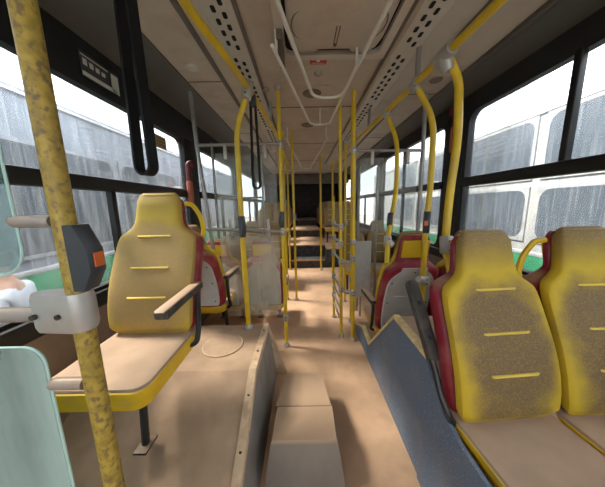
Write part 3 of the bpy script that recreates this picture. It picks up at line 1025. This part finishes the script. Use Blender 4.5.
# ------------------------------------------------------------------ ceiling fittings
def vloop(label, pts, r, posts):
    root = thing('ceiling_loop_rail', label, 'ceiling rail', pts[0])
    B = Vector(pts[0])
    MB().tube(fillet([Vector(p) - B for p in pts], .13, 8), r, 12).build('tube', M['white'], root)
    for p in posts:
        q = Vector(p) - B
        MB().tube([q, q + Vector((0, 0, 2.299 - p[2]))], r * .8, 8).build('hanger', M['white'], root)


vloop('white V-shaped ceiling hand rail, the nearest, under the roof vent', [(-.10, .95, 2.15), (-.065, 1.13, 2.15), (.105, 1.88, 2.15), (.315, 1.88, 2.15), (.366, 1.14, 2.15), (.375, .95, 2.15)], .0105, ((-.085, 1.03, 2.15), (.371, 1.03, 2.15)))
vloop('white V-shaped ceiling hand rail, second from the front', [(-.135, 1.30, 2.15), (.105, 2.46, 2.15), (.29, 2.46, 2.15), (.335, 1.53, 2.15), (.34, 1.42, 2.15)], .0095, ((-.12, 1.37, 2.15), (.337, 1.49, 2.15), (.2, 2.46, 2.15)))
vloop('white V-shaped ceiling hand rail far down the aisle', [(-.172, 2.93, 2.15), (.03, 5.2, 2.15), (.20, 5.2, 2.15), (.322, 2.90, 2.15)], .0105, ((-.165, 3.0, 2.15), (.318, 3.0, 2.15)))

# roof vent with a moulded inner cover
t = thing('roof_vent', 'large moulded roof vent cover in the ceiling at the top of the view', 'roof vent', (.205, 1.26, 2.30))
b = MB()
b.hole_frame((-.33, .33, -.40, .37), (-.285, .285, -.37, .325, .05), 'z', -.035, 0)
b.build('frame', M['duct'], t)
MB().box(-.29, .29, -.37, .33, -.006, -.001).build('shaft', M['hole'], t)
b = MB()
out = [(-.24, -.36), (.24, -.36), (.265, -.30), (.265, .18), (.25, .255), (.19, .30), (.12, .30), (.095, .262), (-.095, .262), (-.12, .30), (-.19, .30), (-.25, .255), (-.265, .18), (-.265, -.30)]
rings = []
for z, q in ((-.004, 1.0), (-.03, 1.0), (-.045, .96), (-.052, .86), (-.056, .6)):
    rings.append([(x * q, -.03 + (y + .03) * q, z) for x, y in out])
b.loft(rings)
cv = b.build('cover', M['ceil'], t)
b = MB()
for x in (-.008, .008): b.tube([(x, .06, -.058), (x, .19, -.056)], .003, 6)
b.disc((0, .20, -.055), .010, .008, 'z', 12)
b.build('latch', M['rib'], cv)
b = MB()
for s in (-1, 1):
    b.tube([(s * .19 + .05 * math.cos(a * PI / 10), .06 + .09 * math.sin(a * PI / 10), -.050) for a in range(20)], .004, 6, loop=True)
b.build('ring', M['rib'], cv)
b = MB(); b.box(-.325, -.292, .10, .37, -.085, -.02, bev=.006)
b.build('bracket', M['rib'], t)

# perforated air ducts either side
for label, x, n in (('slotted beige air duct strip on the left of the ceiling', -.385, 16), ('slotted beige air duct strip on the right of the ceiling', .665, 24)):
    t = thing('air_duct', label, 'air duct', (x, 3.0, 2.30))
    s = 1 if x < 0 else -1
    b = MB().prism([(-.085, .0), (.085, .0), (.07, -.014), (-.07, -.014)], 'y', -3.6, 4.6, M['duct'])
    for i in range(34):
        y = -2.05 + i * .078
        if (i % 9) == 8: continue
        for k, dx in enumerate((-.022, .022)):
            yy = y + (k * .039)
            b.prism([(dx + px, yy + py) for px, py in rrect(.022, .042, .009, 3)], 'z', -.0152, -.0135, M['hole'])
    b.build('cover', M['duct'], t)

# lamps, speakers, vents, notices
for x, y, l in ((-.725, 1.74, 'small round ceiling lamp set in the left ceiling panel'), (-.725, 3.0, 'small round ceiling lamp farther back in the left ceiling panel')):
    t = thing('ceiling_lamp', l, 'ceiling lamp', (x, y, 2.30))
    MB().disc((0, 0, -.004), .052, .010, n=28).build('rim', M['duct'], t)
    MB().tube([(0, 0, -.007), (0, 0, -.014), (0, 0, -.018)], [.036, .032, .018], 20).build('lens', M['lamp'], t)
for x, y, l in ((.105, 2.13, 'oval brown ceiling grille in the aisle, the nearer one'), (.09, 2.90, 'oval brown ceiling grille in the aisle, the farther one'), (1.06, 1.95, 'small brown grille in the right ceiling panel')):
    t = thing('ceiling_grille', l, 'grille', (x, y, 2.30))
    k = .6 if x > 1 else 1
    MB().box(-.13 * k, .13 * k, -.12 * k, .12 * k, -.008, 0, bev=.004).build('plate', M['ceil'], t)
    b = MB(); b.tube([(0, 0, -.007), (0, 0, -.016), (0, 0, -.02)], [.082 * k, .07 * k, .03 * k], 24)
    g_ = b.build('grille', M['vent'], t)
for x, y, l in ((.14, 1.84, 'small shiny dome on the ceiling just behind the red notice'), (-.28, 2.06, 'small pale dome on the ceiling by the left partition pole')):
    o = MB().tube([(0, 0, 0), (0, 0, -.008), (0, 0, -.02), (0, 0, -.026)], [.032, .030, .018, .005], 18).build('ceiling_dome', M['steel'], loc=(x, y, 2.30))
    tag(o, l, 'dome')
t = thing('ceiling_notice', 'small red notice with white print stuck on the ceiling', 'notice', (.128, 1.70, 2.299))
MB().box(-.055, .055, -.032, .032, -.003, 0).build('sheet', M['sign'], t)
b = MB(); b.disc((0, -.006, -.0035), .013, .001, n=14); b.box(-.042, -.02, -.02, -.014, -.004, -.003); b.box(.02, .042, -.02, -.014, -.004, -.003); b.box(-.045, .045, .016, .021, -.004, -.003)
b.build('print', M['paper'], t)
t = thing('beam_notice', 'faded red lettered notice on the cross beam far down the ceiling', 'notice', (.13, 5.575, 2.23))
MB().box(-.22, .22, -.004, .0, -.035, .035).build('sheet', M['duct'], t)
b = MB()
for i in range(9):
    if i == 4: continue
    b.box(-.185 + i * .042, -.160 + i * .042, -.006, -.0035, -.018, .018)
b.build('print', M['sign'], t)

# notices on the left window
t = thing('window_notice', 'dark notice with white print on the black band above the left window', 'notice', (XL + .0135, 1.52, 2.145))
MB().box(-.002, .001, -.135, .135, -.068, .062).build('sheet', M['sticker'], t)
b = MB()
b.box(.001, .003, -.13, .05, .040, .046)
for i in range(4): b.box(.001, .003, -.12 + i * .04, -.095 + i * .04, -.005, .028 - i * .004)
b.box(.001, .003, -.13, .095, -.062, -.040); b.box(.001, .003, .07, .125, -.062, .045)
b.build('print', M['paper'], t)
t = thing('window_sticker', 'amber sticker in the upper corner of the left window', 'sticker', (XL - .020, 2.11, 1.915))
MB().box(-.001, .002, -.08, .08, -.05, .055).build('sheet', M['stickyellow'], t)
b = MB()
for z in (.03, .005, -.02): b.box(.002, .003, -.06, .06, z - .006, z + .006)
b.build('print', M['rib'], t)

# red emergency bars on the window pillars
for x, y, z0, z1, l in ((-1.13, 2.38, 1.40, 1.80, 'dark red covered grab bar on the left pillar behind the large yellow seat'), (1.375, 2.17, 1.80, 2.17, 'dark red covered grab bar high on the right pillar')):
    t = thing('pillar_bar', l, 'grab bar', (x, y, z0))
    b = MB(); b.tube(fillet([(0, 0, .18), (0, 0, z1 - z0 - .02), (.03 if x < 0 else -.02, .02, z1 - z0), (.035 if x < 0 else -.022, .02, z1 - z0 - .05)], .05), .024, 12)
    b.build('bar', M['maroon'], t)
    MB().tube([(0, 0, 0), (0, 0, .02), (0, 0, .2), (0, 0, .22)], [.022, .03, .03, .022], 12).build('sleeve', M['orangecover'], t)
    s = -1 if x < 0 else 1
    MB().tube([(0, 0, .1), (s * .06, .06, .1)], .014, 8).build('mount', M['black'], t)


# ------------------------------------------------------------------ buses parked either side
def parked_bus(label, x, side, zt, wins, green, upper='buswhite', split=None, hi=2.25, lo=.86, y0=-4.5, y1=9.5, seal='seal'):
    """side -1: stands to the left, its flank at x faces us"""
    root = thing('parked_bus', label, 'bus', (x + side * 1.25, (y0 + y1) / 2, -.40))
    oy = (y0 + y1) / 2

    def L(px, py, pz): return (px - x - side * 1.25, py - oy, pz + .40)
    xa, xb = -1.25 + .012, 1.25 - .012
    prof = [(xa, .30), (xb, .30), (xb, zt + .40 - .16), (xb - .05, zt + .40 - .05), (xb - .16, zt + .40), (xa + .16, zt + .40), (xa + .05, zt + .40 - .05), (xa, zt + .40 - .16)]
    MB().prism(prof, 'y', y0 - oy, y1 - oy).build('body', M[upper], root)
    xf = -side * 1.25     # the flank that faces us
    o0, o1 = (xf - .012, xf + .006) if side < 0 else (xf - .006, xf + .012)
    MB().box(o0, o1, y0 - oy, y1 - oy, green[0] + .4, green[1] + .4).build('stripe', M['busgreen'], root)
    MB().box(o0 - .006, o1 + .006, y0 - oy, y1 - oy, green[1] + .4, green[1] + .45, bev=.008).build('rub_rail', M['busrail'], root)
    MB().box(o0 - .004, o1 + .004, y0 - oy, y1 - oy, zt + .4 - .13, zt + .4 - .105).build('gutter', M['busrail'], root)
    for (ya, yb) in wins:
        parts = [(lo, hi)] if split is None else [(lo, split[0]), (split[1], hi)]
        for za, zb in parts:
            f = MB().hole_frame((ya - oy - .01, yb - oy + .01, za + .39, zb + .41), (ya - oy + .028, yb - oy - .028, za + .428, zb + .372, .13), 'x', o0, o1 + .0).build('window_frame', M[seal], root)
            g0 = xf + (.0 if side < 0 else -.004)
            MB().box(g0, g0 + .004, ya - oy + .02, yb - oy - .02, za + .42, zb + .38).build('pane', M['buspane'], f)
    for yy in (y0 + 2.4, y1 - 3.0):
        w = MB().disc((xf - (-side) * .12, yy - oy, .46), .46, .22, 'x', 28).build('wheel', M['tyre'], root)
        MB().disc((xf + (-side) * .01, yy - oy, .46), .2, .03, 'x', 20).build('hub', M['busrail'], w)
    return root


parked_bus('pale streaked bus with a green skirt parked outside the left windows', -2.60, -1, 2.55,
           [(-3.0, -1.5), (-1.4, .1), (.2, 1.7), (1.8, 3.3), (3.4, 4.9), (5.0, 6.5), (6.6, 8.1)], (-.1, .74), upper='busgrey', hi=2.0, lo=.9, seal='sealgrey')
parked_bus('white bus with grey framed windows parked outside the right windows', 2.92, 1, 2.52,
           [(-3.1, -1.7), (-1.58, -.18), (-.06, 1.34), (1.46, 2.87), (2.99, 4.40), (4.52, 5.92), (6.04, 7.44)], (.36, .66), split=(1.52, 1.62), hi=2.37, lo=.84)


# ------------------------------------------------------------------ a person standing outside the left window
def skinned(name, verts, edges, m, parent=None, root=0, sub=2):
    me = bpy.data.meshes.new(name)
    me.from_pydata([v[:3] for v in verts], edges, [])
    tmp = bpy.data.objects.new(name, me)
    COL.objects.link(tmp)
    tmp.modifiers.new('skin', 'SKIN')
    for i, v in enumerate(verts):
        sv = me.skin_vertices[0].data[i]
        sv.radius = v[3] if isinstance(v[3], tuple) else (v[3], v[3])
        sv.use_root = (i == root)
    sd = tmp.modifiers.new('sub', 'SUBSURF'); sd.levels = sub; sd.render_levels = sub
    dg = bpy.context.evaluated_depsgraph_get()
    new = bpy.data.meshes.new_from_object(tmp.evaluated_get(dg))
    bpy.data.objects.remove(tmp)
    new.materials.clear(); new.materials.append(m)
    new.shade_smooth()
    o = bpy.data.objects.new(name, new)
    COL.objects.link(o)
    if parent: o.parent = parent
    return o


skin_m = mat('skin', (0.50, 0.27, 0.18), 0.55, var=.06)
hair_m = mat('dark_hair', (0.05, 0.042, 0.038), 0.7, var=.3, scale=40)
shirt_m = mat('white_blue_shirt', (0.62, 0.66, 0.76), 0.8, var=.06, dirt=(0.35, 0.45, 0.70), dirt_amt=.5, dirt_scale=3)
trouser_m = mat('dark_trousers', (0.04, 0.045, 0.06), 0.85, var=.15)
shoe_m = mat('dark_shoe', (0.03, 0.028, 0.026), 0.6)

# local frame: z up from the ground, facing -y
V = [(0, 0, .86, (.13, .10)), (0, 0, 1.02, (.12, .09)), (0, .01, 1.20, (.135, .095)), (0, .02, 1.32, (.10, .075)), (0, .015, 1.39, (.056, .056)),
     (0, -.002, 1.445, (.054, .058)), (0, -.02, 1.50, (.068, .080)), (0, -.01, 1.565, (.074, .092)), (0, -.005, 1.61, (.055, .066))]
Eg = [(i, i + 1) for i in range(8)]
def chain(start, pts):
    p = start
    for q in pts:
        V.append(q); Eg.append((p, len(V) - 1)); p = len(V) - 1
    return p
for s_ in (-1, 1):
    k = chain(3, [(s_ * .165, .02, 1.305, .052), (s_ * .20, .03, 1.16, .045), (s_ * .215, .03, 1.03, .038), (s_ * .215, -.02, .88, .032), (s_ * .21, -.05, .80, (.022, .028)), (s_ * .208, -.06, .75, (.016, .038))])
    for j, (dy, ln) in enumerate(((-.030, .072), (-.010, .080), (.010, .074), (.028, .058))):
        chain(k, [(s_ * .208, -.06 + dy, .715, .0095), (s_ * .203, -.062 + dy, .715 - ln * .55, .0085), (s_ * .194, -.064 + dy, .715 - ln, .007)])
    chain(k - 1, [(s_ * .200, -.085, .775, .011), (s_ * .193, -.103, .745, .0095), (s_ * .188, -.108, .722, .008)])
    chain(0, [(s_ * .09, 0, .80, .085), (s_ * .10, -.01, .60, .068), (s_ * .10, -.01, .46, .054), (s_ * .10, .01, .28, .046), (s_ * .10, .02, .09, .034), (s_ * .105, -.04, .045, (.036, .03)), (s_ * .11, -.14, .03, (.038, .022))])
PX, PY = -1.95, 1.42
person = thing('person', 'person in a pale blue and white shirt standing outside the left window', 'person', (PX, PY, -.40), math.radians(-60))
skinned('body', V, Eg, skin_m, person)
# face: nose, brows, eyes, mouth, ears
f = MB()
f.tube([(0, -.108, 1.545), (0, -.118, 1.525), (0, -.124, 1.508), (0, -.110, 1.498)], [.007, .010, .014, .008], 8)
f.build('nose', skin_m, person)
for s_ in (-1, 1):
    MB().tube([(s_ * .032, -.083, 1.545), (s_ * .032, -.096, 1.545), (s_ * .032, -.101, 1.545)], [.012, .010, .003], 10).build('eye', M['paper'], person)
    MB().tube([(s_ * .076, .005, 1.56), (s_ * .083, .012, 1.55), (s_ * .082, .008, 1.52), (s_ * .076, .0, 1.505)], [.008, .014, .012, .006], 8).build('ear', skin_m, person)
MB().tube([(-.024, -.092, 1.468), (0, -.101, 1.470), (.024, -.092, 1.468)], [.003, .007, .003], 8).build('mouth', mat('lip', (.4, .16, .13), .5), person)
skinned('hair', [(0, .025, 1.49, (.066, .050)), (0, .02, 1.56, (.080, .088)), (0, .0, 1.615, (.070, .085))], [(0, 1), (1, 2)], hair_m, person)
sv = [(0, 0, .84, (.150, .118)), (0, 0, 1.02, (.138, .108)), (0, .01, 1.20, (.150, .112)), (0, .02, 1.315, (.115, .092)), (0, .018, 1.365, (.070, .068))]
se = [(0, 1), (1, 2), (2, 3), (3, 4)]
for s_ in (-1, 1):
    n0 = len(sv)
    sv += [(s_ * .17, .02, 1.305, .068), (s_ * .205, .03, 1.16, .062), (s_ * .217, .03, 1.06, .060)]
    se += [(3, n0), (n0, n0 + 1), (n0 + 1, n0 + 2)]
skinned('shirt', sv, se, shirt_m, person)
tv = [(0, 0, .90, (.142, .110))]
te = []
for s_ in (-1, 1):
    n0 = len(tv)
    tv += [(s_ * .09, 0, .80, .098), (s_ * .10, -.01, .60, .082), (s_ * .10, -.01, .46, .070), (s_ * .10, .01, .28, .062), (s_ * .10, .02, .09, .056)]
    te += [(0, n0)] + [(n0 + i, n0 + i + 1) for i in range(4)]
skinned('trousers', tv, te, trouser_m, person)
for s_ in (-1, 1):
    skinned('shoe', [(s_ * .10, .05, .040, (.042, .038)), (s_ * .105, -.05, .042, (.048, .040)), (s_ * .112, -.16, .032, (.044, .028))], [(0, 1), (1, 2)], shoe_m, person)
person.scale = (.93, .93, .93)
